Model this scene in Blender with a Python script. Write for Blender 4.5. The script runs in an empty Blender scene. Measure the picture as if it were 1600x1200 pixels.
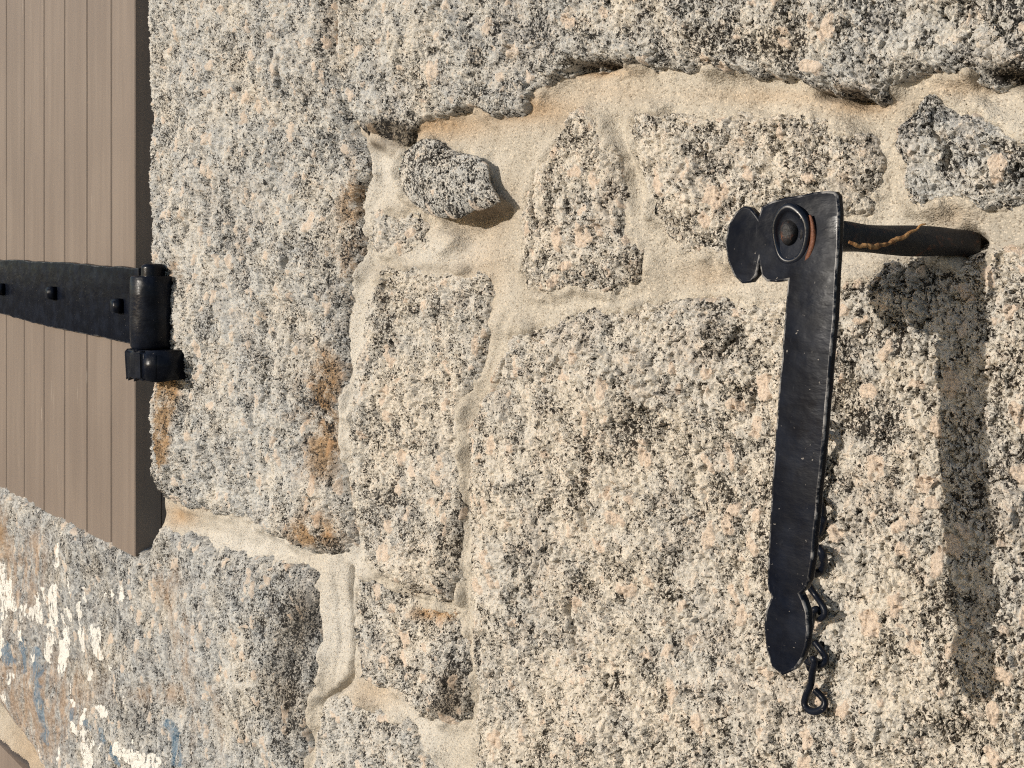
import bpy, bmesh, math, random
import numpy as np
from mathutils import Vector, Matrix

scene = bpy.context.scene
R = math.radians

# ------------------------------------------------------------------ camera
FPX, DIST, HOR, YAW = 1600.0, 0.5, 375.0, R(45.54)     # focal (photo px), metres to the wall, horizon row
cd = bpy.data.cameras.new('camera')
cam = bpy.data.objects.new('camera', cd)
scene.collection.objects.link(cam)
cam.location = (0, -DIST, 0)
cam.rotation_euler = (R(90), 0, YAW)
cd.sensor_width = 36.0
cd.lens = 36.0 * FPX / 1600.0
cd.shift_y = -(600.0 - HOR) / 1600.0
cd.clip_start, cd.clip_end = 0.01, 2000.0
scene.camera = cam

# ------------------------------------------------------------------ sky, sun, exposure
SUN = Vector((0.36, 1.0, -0.31)).normalized()          # the way the sunlight travels
world = bpy.data.worlds.new('World')
scene.world = world
world.use_nodes = True
wn = world.node_tree
sky = wn.nodes.new('ShaderNodeTexSky')
sky.sky_type = 'NISHITA'
sky.sun_disc = False
sky.sun_elevation = math.asin(-SUN.z)
sky.sun_rotation = math.atan2(-SUN.x, -SUN.y)
bg = wn.nodes['Background']
wn.links.new(sky.outputs[0], bg.inputs[0])
bg.inputs[1].default_value = 0.12
sl = bpy.data.lights.new('sun', 'SUN')
sl.energy, sl.angle, sl.color = 4.2, R(0.53), (1.0, 0.93, 0.83)
sun = bpy.data.objects.new('sun', sl)
sun.rotation_euler = SUN.to_track_quat('-Z', 'Y').to_euler()
scene.collection.objects.link(sun)
vs = scene.view_settings
vs.view_transform, vs.look, vs.exposure, vs.gamma = 'Standard', 'None', 0.0, 1.0
vs.use_curve_mapping = False
scene.render.engine = 'CYCLES'
scene.cycles.use_denoising = False                     # keeps the stone grain crisp
scene.cycles.filter_width = 1.15
scene.cycles.sample_clamp_indirect = 4.0

# ------------------------------------------------------------------ photo pixel on a vertical plane -> metres
FW = np.array([-math.sin(YAW), math.cos(YAW), 0.0])
RT = np.array([math.cos(YAW), math.sin(YAW), 0.0])

def at(x, y, Y=0.0):
    """point of the plane at depth Y (wall face = 0, towards the viewer negative) seen at photo pixel x, y"""
    x = np.asarray(x, float); y = np.asarray(y, float); Y = np.asarray(Y, float)
    dx = FW[0] * FPX + RT[0] * (x - 800); dy = FW[1] * FPX + RT[1] * (x - 800); dz = -(y - HOR)
    t = (Y + DIST) / dy
    return np.stack(np.broadcast_arrays(dx * t, -DIST + dy * t, dz * t), -1)

def P(x, y, Y=0.0):
    return Vector(at(x, y, Y).tolist())

# ------------------------------------------------------------------ numpy noise
def vnoise(x, y, seed):
    rs = np.random.RandomState(seed); T = rs.rand(256, 256)
    xi = np.floor(x).astype(int); yi = np.floor(y).astype(int)
    fx = x - xi; fy = y - yi
    fx = fx * fx * fx * (fx * (fx * 6 - 15) + 10); fy = fy * fy * fy * (fy * (fy * 6 - 15) + 10)
    a = T[xi % 256, yi % 256]; b = T[(xi + 1) % 256, yi % 256]
    c = T[xi % 256, (yi + 1) % 256]; d = T[(xi + 1) % 256, (yi + 1) % 256]
    return (a + (b - a) * fx) + ((c + (d - c) * fx) - (a + (b - a) * fx)) * fy - 0.5

def fbm(x, y, size, seed, oct=4):
    s = 0; a = 1.0; f = 1.0 / size
    for k in range(oct):
        s = s + a * vnoise(x * f + 13.7 * k, y * f + 7.1 * k, seed + k); a *= 0.5; f *= 2.03
    return s

def cells(x, y, size, seed):
    """Voronoi: nearest and second nearest distance (in cells) and the cell's random value"""
    rs = np.random.RandomState(seed); JX, JY, RV = rs.rand(256, 256), rs.rand(256, 256), rs.rand(256, 256)
    u, v = x / size, y / size; iu, iv = np.floor(u).astype(int), np.floor(v).astype(int)
    f1 = np.full(x.shape, 9.0); f2 = f1.copy(); rv = np.zeros(x.shape); ox = rv.copy(); oy = rv.copy()
    for di in (-1, 0, 1):
        for dj in (-1, 0, 1):
            a, b = (iu + di) % 256, (iv + dj) % 256
            qx, qy = u - iu - di - JX[a, b], v - iv - dj - JY[a, b]; d = np.hypot(qx, qy)
            near = d < f1
            f2 = np.where(near, f1, np.minimum(f2, d)); rv = np.where(near, RV[a, b], rv); f1 = np.where(near, d, f1)
            ox = np.where(near, qx, ox); oy = np.where(near, qy, oy)
    return f1, f2, rv, ox, oy

def chips(x, y, size, seed, slope):
    """broken facets: every cell a little plane of its own height and tilt (metres)"""
    f1, f2, rv, ox, oy = cells(x, y, size, seed)
    return size * ((rv - .5) * .34 + slope * (np.sin(rv * 91.7) * ox + np.cos(rv * 57.3) * oy)), np.clip((f2 - f1) * 3, 0, 1), rv

def granite(X, Z, dark, seed, mid=1.0):
    """relief in metres and the minerals of a granite face, crevice shade painted in"""
    zc = Z * .80                                          # grain drawn out up and down
    nA, nB = fbm(X, zc, .0040, seed + 100, 3), fbm(X, zc, .0040, seed + 104, 3)
    hA, eA, rv = chips(X + .0012 * nA, zc + .0012 * nB, .0020, seed, .34)
    hB, eB, rb = chips(X + .0022 * nA, zc + .0022 * nB, .0050, seed + 1, .32)
    hC, eC, rc = chips(X + .006 * nA, zc + .006 * nB, .021, seed + 2, .16)
    wx2 = X + .007 * fbm(X, zc, .010, seed + 110, 3); wz2 = zc + .007 * fbm(X, zc, .010, seed + 114, 3)
    g1, g2, gr_, _, _ = cells(wx2, wz2, .0125, seed + 3)
    size = .16 + .34 * ((gr_ * 37.3) % 1)
    big = np.where(gr_ > .72, smooth((size - g1) / .16), 0) * smooth((g2 - g1) / .10)
    c1 = fbm(X, zc, .0085, seed + 120, 4); c2 = fbm(X, zc, .034, seed + 124, 3)
    mica_shade = .5 + .44 * c1 + .22 * c2 + .34 * dark - .55 * big + .10 * (.5 - rb)
    lum = .54 + .42 * (rv - .5) + .14 * (rb - .5) + .20 * nA
    cr = fbm(X, Z * .30, .013, seed + 150, 4)
    crack = smooth(1 - np.abs(cr) / .020) * smooth((fbm(X, Z * .6, .028, seed + 160, 2) + .02) / .12)
    crev = smooth((.26 - eB) / .18) * smooth((c1 + .02) / .16) * (1 - big)           # open seams between chips
    h = 1.55 * hA * (1 - .6 * big) + .0006 * eA + mid * (.95 * hB * (1 - .5 * big) + .0004 * eB + .45 * hC) - .0021 * crev + .0010 * big
    h = h + .0007 * fbm(X, zc, .0060, seed + 170, 4) + mid * .0028 * fbm(X, Z * .7, .026, seed + 180, 3) - .0062 * crack - .0007 * smooth((mica_shade - .5) / .2) - .0008
    h = h - .0022 * (rv < .05) * smooth(eA * 1.6) - .0030 * (rb > .97) * smooth(eB)   # plucked grains
    mica_shade = np.maximum(np.maximum(mica_shade, 1.5 * crack), .74 * crev)  # cracks and crevices get their shade painted through the black grain field
    return h, np.stack([np.clip(mica_shade, 0, 1), np.clip(lum, 0, 1), big], -1)

def sdist(px, py, poly, full=False):
    """signed distance to a polygon, positive inside"""
    poly = np.asarray(poly, float); n = len(poly)
    d = np.full(px.shape, 1e9); ins = np.zeros(px.shape, bool); nx = np.zeros(px.shape); ny = nx.copy()
    for i in range(n):
        a = poly[i]; b = poly[(i + 1) % n]
        e = b - a; L = e @ e + 1e-20
        wx = px - a[0]; wy = py - a[1]
        t = np.clip((wx * e[0] + wy * e[1]) / L, 0, 1)
        qx, qy = wx - t * e[0], wy - t * e[1]; q = qx * qx + qy * qy
        if full: nx = np.where(q < d, qx, nx); ny = np.where(q < d, qy, ny)
        d = np.minimum(d, q)
        c = ((a[1] > py) != (b[1] > py))
        if abs(e[1]) > 1e-12:
            ins ^= c & (px < e[0] * (py - a[1]) / e[1] + a[0])
    r = np.sqrt(d); s = np.where(ins, 1, -1)
    return (s * r, -s * nx / (r + 1e-9), -s * ny / (r + 1e-9)) if full else s * r

def ldist(px, py, line):
    d = np.full(px.shape, 1e9)
    line = np.asarray(line, float)
    for a, b in zip(line[:-1], line[1:]):
        e = b - a; L = e @ e + 1e-20
        t = np.clip(((px - a[0]) * e[0] + (py - a[1]) * e[1]) / L, 0, 1)
        d = np.minimum(d, (px - a[0] - t * e[0]) ** 2 + (py - a[1] - t * e[1]) ** 2)
    return np.sqrt(d)

def smooth(t):
    t = np.clip(t, 0, 1); return t * t * (3 - 2 * t)

# ------------------------------------------------------------------ object helpers
COL = scene.collection
def link(name, me, mat=None, parent=None, shade=True):
    o = bpy.data.objects.new(name, me); COL.objects.link(o)
    if mat: me.materials.append(mat)
    if parent: o.parent = parent
    if shade and len(me.polygons): me.polygons.foreach_set('use_smooth', [True] * len(me.polygons))
    return o

def empty(name, label, cat, loc=(0, 0, 0)):
    o = bpy.data.objects.new(name, None); COL.objects.link(o)
    o.location = (0, 0, 0)
    o['label'] = label; o['category'] = cat
    o.empty_display_size = 0.02
    return o

def grid_mesh(name, V, keep, attrs):
    """V: (h, w, 3) vertices; keep: (h, w) mask; attrs: name -> (h, w, 3|1)"""
    h, w, _ = V.shape
    idx = np.arange(h * w).reshape(h, w)
    q = np.stack([idx[:-1, :-1], idx[1:, :-1], idx[1:, 1:], idx[:-1, 1:]], -1).reshape(-1, 4)
    k = (keep[:-1, :-1] & keep[1:, :-1] & keep[1:, 1:] & keep[:-1, 1:]).reshape(-1)
    q = q[k]
    used = np.zeros(h * w, bool); used[q.ravel()] = True
    remap = np.cumsum(used) - 1
    q = remap[q]; VV = V.reshape(-1, 3)[used]
    me = bpy.data.meshes.new(name)
    me.vertices.add(len(VV)); me.vertices.foreach_set('co', VV.ravel().astype(np.float32))
    me.loops.add(q.size); me.loops.foreach_set('vertex_index', q.ravel().astype(np.int32))
    me.polygons.add(len(q)); me.polygons.foreach_set('loop_start', np.arange(0, q.size, 4, dtype=np.int32))
    me.update(calc_edges=True)
    add_attrs(me, VV, {k_: np.asarray(v).reshape(h * w, -1)[used] for k_, v in attrs.items()})
    return me

def add_attrs(me, rest, attrs):
    a = me.attributes.new('rest', 'FLOAT_VECTOR', 'POINT'); a.data.foreach_set('vector', rest.ravel().astype(np.float32))
    for nm, v in attrs.items():
        if v.shape[1] == 1:
            a = me.attributes.new(nm, 'FLOAT', 'POINT'); a.data.foreach_set('value', v.ravel().astype(np.float32))
        else:
            c = np.ones((len(v), 4), np.float32); c[:, :3] = v
            a = me.attributes.new(nm, 'FLOAT_COLOR', 'POINT'); a.data.foreach_set('color', c.ravel())

# ------------------------------------------------------------------ materials
class NT:
    def __init__(s, name):
        s.m = bpy.data.materials.new(name); s.m.use_nodes = True
        s.t = s.m.node_tree; s.b = s.t.nodes['Principled BSDF']; s.o = s.t.nodes['Material Output']
    def n(s, typ, **kw):
        nd = s.t.nodes.new(typ)
        for k, v in kw.items(): setattr(nd, k, v)
        return nd
    def put(s, sock, v):
        if hasattr(v, 'is_output') or isinstance(v, bpy.types.NodeSocket): s.t.links.new(v, sock)
        elif v is not None: sock.default_value = v
    def math(s, op, a, b=None, c=None, clamp=False):
        nd = s.n('ShaderNodeMath', operation=op, use_clamp=clamp)
        for i, v in enumerate((a, b, c)): s.put(nd.inputs[i], v)
        return nd.outputs[0]
    def vec(s, op, a, b):
        nd = s.n('ShaderNodeVectorMath', operation=op); s.put(nd.inputs[0], a); s.put(nd.inputs[1], b)
        return nd.outputs[0]
    def attr(s, name):
        return s.n('ShaderNodeAttribute', attribute_name=name)
    def sep(s, c):
        nd = s.n('ShaderNodeSeparateColor'); s.put(nd.inputs[0], c); return nd.outputs
    def noise(s, v, scale, detail=3, rough=0.55, dist=0.0, col=False):
        nd = s.n('ShaderNodeTexNoise'); s.put(nd.inputs['Vector'], v)
        nd.inputs['Scale'].default_value = scale; nd.inputs['Detail'].default_value = detail
        nd.inputs['Roughness'].default_value = rough; nd.inputs['Distortion'].default_value = dist
        return nd.outputs['Color' if col else 'Fac']
    def voro(s, v, scale, feature='F1', rnd=1.0):
        nd = s.n('ShaderNodeTexVoronoi', feature=feature); s.put(nd.inputs['Vector'], v)
        nd.inputs['Scale'].default_value = scale; nd.inputs['Randomness'].default_value = rnd
        return nd.outputs
    def ramp(s, f, stops, mode='LINEAR'):
        nd = s.n('ShaderNodeValToRGB'); cr = nd.color_ramp; cr.interpolation = mode
        while len(cr.elements) < len(stops): cr.elements.new(0.5)
        for e, (p, c) in zip(cr.elements, stops):
            e.position = p; e.color = (c, c, c, 1) if isinstance(c, (int, float)) else (*c, 1)
        s.put(nd.inputs[0], f); return nd.outputs[0]
    def mix(s, f, a, b, blend='MIX'):
        nd = s.n('ShaderNodeMix', data_type='RGBA', blend_type=blend)
        s.put(nd.inputs[0], f)
        for i, v in ((6, a), (7, b)):
            s.put(nd.inputs[i], (*v, 1) if isinstance(v, tuple) else v)
        return nd.outputs[2]
    def step(s, f, lo, hi):
        nd = s.n('ShaderNodeMapRange', interpolation_type='SMOOTHSTEP'); s.put(nd.inputs[0], f)
        nd.inputs[1].default_value = lo; nd.inputs[2].default_value = hi
        return nd.outputs[0]
    def scale3(s, v, k):
        nd = s.n('ShaderNodeVectorMath', operation='MULTIPLY'); s.put(nd.inputs[0], v); nd.inputs[1].default_value = k
        return nd.outputs[0]

def granite_material():
    g = NT('granite')
    rest = g.attr('rest').outputs['Vector']
    wear = g.sep(g.attr('wear').outputs['Color'])        # ochre, dark stain with painted crevice shade, cool tone
    paint = g.sep(g.attr('paint').outputs['Color'])      # white, blue, brown
    mn = g.sep(g.attr('mineral').outputs['Color'])       # black grain field with painted crevice shade, ground value, feldspar crystal
    fine = g.noise(rest, 850, 4, .65)
    gv = g.vec('MULTIPLY', rest, (1.0, 1.0, .76))
    gw = g.vec('ADD', gv, g.scale3(g.vec('SUBTRACT', g.noise(gv, 420, 2, col=True), (.5, .5, .5)), (.0022,) * 3))
    speck = g.noise(gw, 560, 2, .60)
    seam = g.voro(gw, 470, 'DISTANCE_TO_EDGE')['Distance']
    patch = g.noise(rest, 45, 3, .6)
    zone = g.noise(rest, 11, 3, .55)
    f0 = g.math('SUBTRACT', fine, .5)
    lum = g.math('ADD', mn[1], g.math('MULTIPLY', f0, .55))
    warmc = g.ramp(lum, [(.05, (.27, .24, .195)), (.28, (.47, .42, .345)), (.46, (.60, .55, .475)), (.64, (.69, .635, .55)), (.80, (.66, .56, .46)), (.98, (.80, .75, .67))])
    coolc = g.ramp(lum, [(.05, (.19, .19, .188)), (.28, (.37, .366, .355)), (.48, (.53, .52, .495)), (.66, (.63, .61, .57)), (.82, (.62, .55, .465)), (.98, (.77, .75, .71))])
    tone = g.math('ADD', wear[2], g.math('ADD', g.math('MULTIPLY', g.math('SUBTRACT', patch, .5), 1.5), g.math('MULTIPLY', g.math('SUBTRACT', zone, .5), 2.2)), clamp=True)
    col = g.mix(1.0, g.mix(tone, warmc, coolc), g.mix(tone, (.90, .892, .880), (.80, .822, .846)), 'MULTIPLY')
    col = g.mix(g.math('MULTIPLY', g.step(g.math('ADD', zone, g.math('MULTIPLY', g.math('SUBTRACT', patch, .5), .8)), .55, .68), .30), col, g.mix(1.0, col, (1.0, .84, .69), 'MULTIPLY'))
    # coarse pink feldspar
    pk = g.mix(g.step(fine, .35, .65), (.47, .375, .295), (.63, .515, .41))
    col = g.mix(g.math('MULTIPLY', g.step(g.math('ADD', mn[2], g.math('MULTIPLY', f0, .5)), .30, .62), g.math('SUBTRACT', .92, g.math('MULTIPLY', tone, .35))), col, pk)
    # iron stain, then dark stain with recess shade painted in
    och = g.math('MULTIPLY', g.step(wear[0], .05, .95), g.step(g.math('ADD', g.math('ADD', patch, g.math('MULTIPLY', f0, .6)), g.math('MULTIPLY', wear[0], .24)), .50, .76))
    col = g.mix(g.math('MULTIPLY', och, .88), col, g.mix(g.step(fine, .3, .7), g.mix(1.0, col, (.78, .52, .27), 'MULTIPLY'), g.mix(.5, g.mix(1.0, col, (.60, .36, .17), 'MULTIPLY'), (.19, .095, .032))))
    dk = g.math('MULTIPLY', g.step(wear[1], .30, 1.0), .85)
    col = g.mix(dk, col, g.mix(1.0, col, (.34, .29, .23), 'MULTIPLY'))
    # black grains, and shade painted into cracks and between grains
    m1 = g.step(g.math('ADD', g.math('MULTIPLY', mn[0], .25), speck), .703, .722)
    m2 = g.math('MULTIPLY', g.step(seam, .10, .03), g.step(g.math('ADD', g.math('MULTIPLY', mn[0], .40), fine), .68, .78))
    m3 = g.step(g.math('ADD', g.math('MULTIPLY', mn[0], .25), g.noise(gw, 270, 2, .62)), .772, .790)
    m1 = g.math('MAXIMUM', g.step(g.math('ADD', g.math('MULTIPLY', mn[0], .25), speck), .716, .732), m3)
    mica_shade = g.math('MAXIMUM', m1, g.math('MULTIPLY', m2, .90))
    col = g.mix(g.math('MULTIPLY', mica_shade, .96), col, g.mix(tone, (.017, .012, .008), (.010, .010, .011)))
    # paint left on the sill
    pf = g.noise(g.vec('MULTIPLY', rest, (1.0, 1.0, .3)), 260, 4, .6)
    pw = g.math('MULTIPLY', paint[0], g.step(pf, .40, .46))
    pbn = g.math('MULTIPLY', paint[1], g.step(pf, .36, .50))
    br = g.math('MULTIPLY', g.step(paint[2], .05, .8), g.step(g.noise(g.vec('MULTIPLY', rest, (1.0, 1.0, .4)), 60, 4, .6), .36, .62))
    col = g.mix(g.math('MULTIPLY', br, .70), col, g.mix(mn[1], (.25, .165, .105), (.42, .30, .205)))
    col = g.mix(g.math('MULTIPLY', pbn, .62), col, g.mix(fine, (.035, .105, .19), (.08, .18, .27)))
    col = g.mix(g.math('MULTIPLY', g.step(pw, .42, .56), .94), col, g.mix(fine, (.64, .61, .56), (.76, .74, .69)))
    g.put(g.b.inputs['Base Color'], col)
    g.put(g.b.inputs['Roughness'], g.ramp(fine, [(0, .9), (.62, .85), (.70, .45), (1, .35)]))
    g.b.inputs['Specular IOR Level'].default_value = 0.22
    b = g.n('ShaderNodeBump'); b.inputs['Distance'].default_value = 0.0010; b.inputs['Strength'].default_value = 1.0
    g.put(b.inputs['Height'], g.math('ADD', fine, g.math('MULTIPLY', g.step(pw, .35, .6), .6))); g.t.links.new(b.outputs[0], g.b.inputs['Normal'])
    return g.m

def mortar_material():
    g = NT('mortar')
    rest = g.attr('rest').outputs['Vector']
    wear = g.sep(g.attr('wear').outputs['Color'])        # warm stain, grime plus painted shade of gaps, pale
    n1 = g.noise(rest, 30, 4, .55); n2 = g.noise(rest, 9, 3, .5)
    col = g.mix(g.step(n1, .3, .7), (.36, .322, .265), (.445, .407, .345))
    col = g.mix(g.math('MULTIPLY', wear[2], .8), col, (.52, .50, .46))
    sp = g.voro(rest, 1150); spc = g.sep(sp['Color'])
    col = g.mix(g.math('MULTIPLY', g.math('GREATER_THAN', spc[0], .90), .55), col, (.13, .10, .07))
    col = g.mix(g.math('MULTIPLY', g.math('LESS_THAN', spc[0], .14), .5), col, (.66, .58, .47))
    col = g.mix(g.math('MULTIPLY', wear[0], .8), col, g.mix(1.0, col, (.86, .62, .40), 'MULTIPLY'))
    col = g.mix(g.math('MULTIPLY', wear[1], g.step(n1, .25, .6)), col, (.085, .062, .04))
    g.put(g.b.inputs['Base Color'], col)
    g.b.inputs['Roughness'].default_value = 0.95; g.b.inputs['Specular IOR Level'].default_value = 0.2
    grit = g.voro(rest, 620); gritc = g.sep(grit['Color'])
    gr_ = g.math('MULTIPLY', g.math('GREATER_THAN', gritc[0], .86), g.step(grit['Distance'], .55, .2))
    col = g.mix(g.math('MULTIPLY', gr_, .35), col, g.mix(gritc[1], (.30, .24, .18), (.62, .57, .50)))
    g.put(g.b.inputs['Base Color'], col)
    trowel = g.noise(g.vec('MULTIPLY', g.vec('ADD', rest, g.scale3(g.noise(rest, 22, 2, col=True), (.035,) * 3)), (.35, 1.0, 1.0)), 210, 3, .6)
    h = g.math('ADD', g.math('MULTIPLY', sp['Distance'], -.35), g.noise(rest, 420, 3, .65))
    h = g.math('ADD', g.math('ADD', h, g.math('MULTIPLY', gr_, .4)), g.math('MULTIPLY', trowel, 1.0))
    b = g.n('ShaderNodeBump'); b.inputs['Distance'].default_value = 0.0008; b.inputs['Strength'].default_value = 1.0
    g.put(b.inputs['Height'], h); g.t.links.new(b.outputs[0], g.b.inputs['Normal'])
    return g.m

def simple(name, base, rough, spec=0.5, var=None, bump=None, metal=0.0):
    g = NT(name); tc = g.n('ShaderNodeTexCoord').outputs['Object']
    col = base
    if var:
        f, c2, sc = var
        col = g.mix(g.step(g.noise(tc, sc, 5, .6), f, f + .16), base, c2)
    g.put(g.b.inputs['Base Color'], col if not isinstance(col, tuple) else (*col, 1))
    g.b.inputs['Roughness'].default_value = rough; g.b.inputs['Specular IOR Level'].default_value = spec
    g.b.inputs['Metallic'].default_value = metal
    if bump:
        sc, dist = bump
        b = g.n('ShaderNodeBump'); b.inputs['Distance'].default_value = dist; b.inputs['Strength'].default_value = 1.0
        g.put(b.inputs['Height'], g.noise(tc, sc, 4, .6)); g.t.links.new(b.outputs[0], g.b.inputs['Normal'])
    return g

def black_paint(worn=False, spec=.12, rub=False, dent=.0008):
    """hammered iron under thick black paint, chipped here and there"""
    g = NT('black_iron_paint'); tc = g.n('ShaderNodeTexCoord').outputs['Object']
    base = g.mix(g.step(g.noise(tc, 60, 5, .6), .4, .7), (.0032, .0043, .0082), (.0075, .0100, .0175))
    dust = g.step(g.noise(g.vec('MULTIPLY', tc, (1.0, 1.0, .3)), 380, 5, .7), .60, .80)
    base = g.mix(g.math('MULTIPLY', dust, .34), base, (.06, .062, .07))
    chip = g.step(g.noise(tc, 420, 3, .6), .70, .73)
    base = g.mix(g.math('MULTIPLY', chip, .7), base, (.24, .22, .20))
    geo = g.n('ShaderNodeNewGeometry')
    edge = g.math('MULTIPLY', g.step(geo.outputs['Pointiness'], .545, .60), g.step(g.noise(tc, 170, 4, .7), .46, .60))
    if rub: base = g.mix(g.math('MULTIPLY', g.step(g.noise(tc, 110, 4, .75), .47, .62), .18 if rub == 'faint' else .65), base, (.30, .29, .28))
    if False and worn: base = g.mix(g.math('MULTIPLY', edge, .5), base, (.30, .28, .26))
    g.put(g.b.inputs['Base Color'], base)
    g.put(g.b.inputs['Roughness'], g.ramp(g.noise(tc, 70, 4), [(.3, .20), (.7, .46)]))
    g.b.inputs['Specular IOR Level'].default_value = spec
    b = g.n('ShaderNodeBump'); b.inputs['Distance'].default_value = dent
    hh = g.math('ADD', g.noise(tc, 38, 3, .5), g.math('MULTIPLY', g.noise(g.vec('MULTIPLY', tc, (.5, .5, 1.0)), 240, 3, .6), .22))
    g.put(b.inputs['Height'], hh); g.t.links.new(b.outputs[0], g.b.inputs['Normal'])
    return g.m

def rust_paint(amount):
    g = NT('rusted_iron'); tc = g.n('ShaderNodeTexCoord').outputs['Object']
    n = g.noise(tc, 180, 5, .65)
    base = g.mix(g.step(n, 1 - amount - .1, 1 - amount + .08), (.012, .011, .012), g.mix(g.noise(tc, 500, 3), (.075, .026, .013), (.17, .062, .028)))
    g.put(g.b.inputs['Base Color'], base)
    g.b.inputs['Roughness'].default_value = 0.6; g.b.inputs['Specular IOR Level'].default_value = 0.4
    b = g.n('ShaderNodeBump'); b.inputs['Distance'].default_value = 0.0012
    g.put(b.inputs['Height'], g.math('ADD', n, g.math('MULTIPLY', g.noise(tc, 60, 2), 1.5))); g.t.links.new(b.outputs[0], g.b.inputs['Normal'])
    return g.m

def shutter_paint():
    g = NT('taupe_shutter_paint')
    pos = g.n('ShaderNodeNewGeometry').outputs['Position']
    st = g.vec('MULTIPLY', pos, (1.0, 1.0, .05))
    n = g.noise(st, 90, 4, .6); n2 = g.noise(pos, 7, 3, .5)
    info = g.n('ShaderNodeObjectInfo').outputs['Random']
    col = g.mix(g.step(n, .3, .7), (.160, .125, .101), (.194, .154, .125))
    col = g.mix(g.math('MULTIPLY', g.step(n2, .4, .65), .35), col, (.142, .110, .090))
    col = g.mix(g.math('MULTIPLY', info, .12), col, (.215, .165, .134))
    s = g.noise(g.vec('MULTIPLY', pos, (1.0, 1.0, .022)), 330, 2, .5)
    sm = g.math('MULTIPLY', g.step(s, .70, .74), g.step(g.noise(pos, 24, 2), .48, .58))
    col = g.mix(g.math('MULTIPLY', sm, .7), col, (.52, .45, .38))
    g.put(g.b.inputs['Base Color'], col)
    g.b.inputs['Roughness'].default_value = 0.62; g.b.inputs['Specular IOR Level'].default_value = 0.3
    b = g.n('ShaderNodeBump'); b.inputs['Distance'].default_value = 0.0006; b.inputs['Strength'].default_value = .7
    g.put(b.inputs['Height'], g.noise(st, 330, 4, .6)); g.t.links.new(b.outputs[0], g.b.inputs['Normal'])
    return g.m

GRANITE, MORTAR, BLACK, TAUPE = granite_material(), mortar_material(), black_paint(spec=.15, dent=.0015), shutter_paint()
WORN = black_paint(True, .045)
STRAP = black_paint(False, .045, False, .0015)
WORN_EDGE = black_paint(False, .2, True); WORN_EDGE.name = 'black_iron_paint_worn_edge'
HINGE_EDGE = black_paint(False, .12, 'faint')
RUST, RUSTY = rust_paint(.62), rust_paint(.34)

# ------------------------------------------------------------------ ground (out of frame, lights the wall from below)
gm = simple('pale_paving_ground', (.30, .27, .23), .9, .2, var=(.45, (.24, .21, .175), 2.0)).m
me = bpy.data.meshes.new('ground')
me.from_pydata([(-600, -600, -1.45), (600, -600, -1.45), (600, 600, -1.45), (-600, 600, -1.45)], [], [(0, 1, 2, 3)])
gr = link('ground', me, gm); gr['kind'] = 'structure'

# ------------------------------------------------------------------ the stone wall
wall = empty('stone_wall', 'rough granite wall of big uneven stones bedded in pale sandy mortar', 'wall')

def gauss(x, y, spots):
    s = 0
    for (cx, cy, rx, ry, a) in spots:
        s = s + a * np.exp(-((x - cx) / rx) ** 2 - ((y - cy) / ry) ** 2)
    return np.clip(s, 0, 1) if not np.isscalar(s) else np.zeros_like(x)

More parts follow.
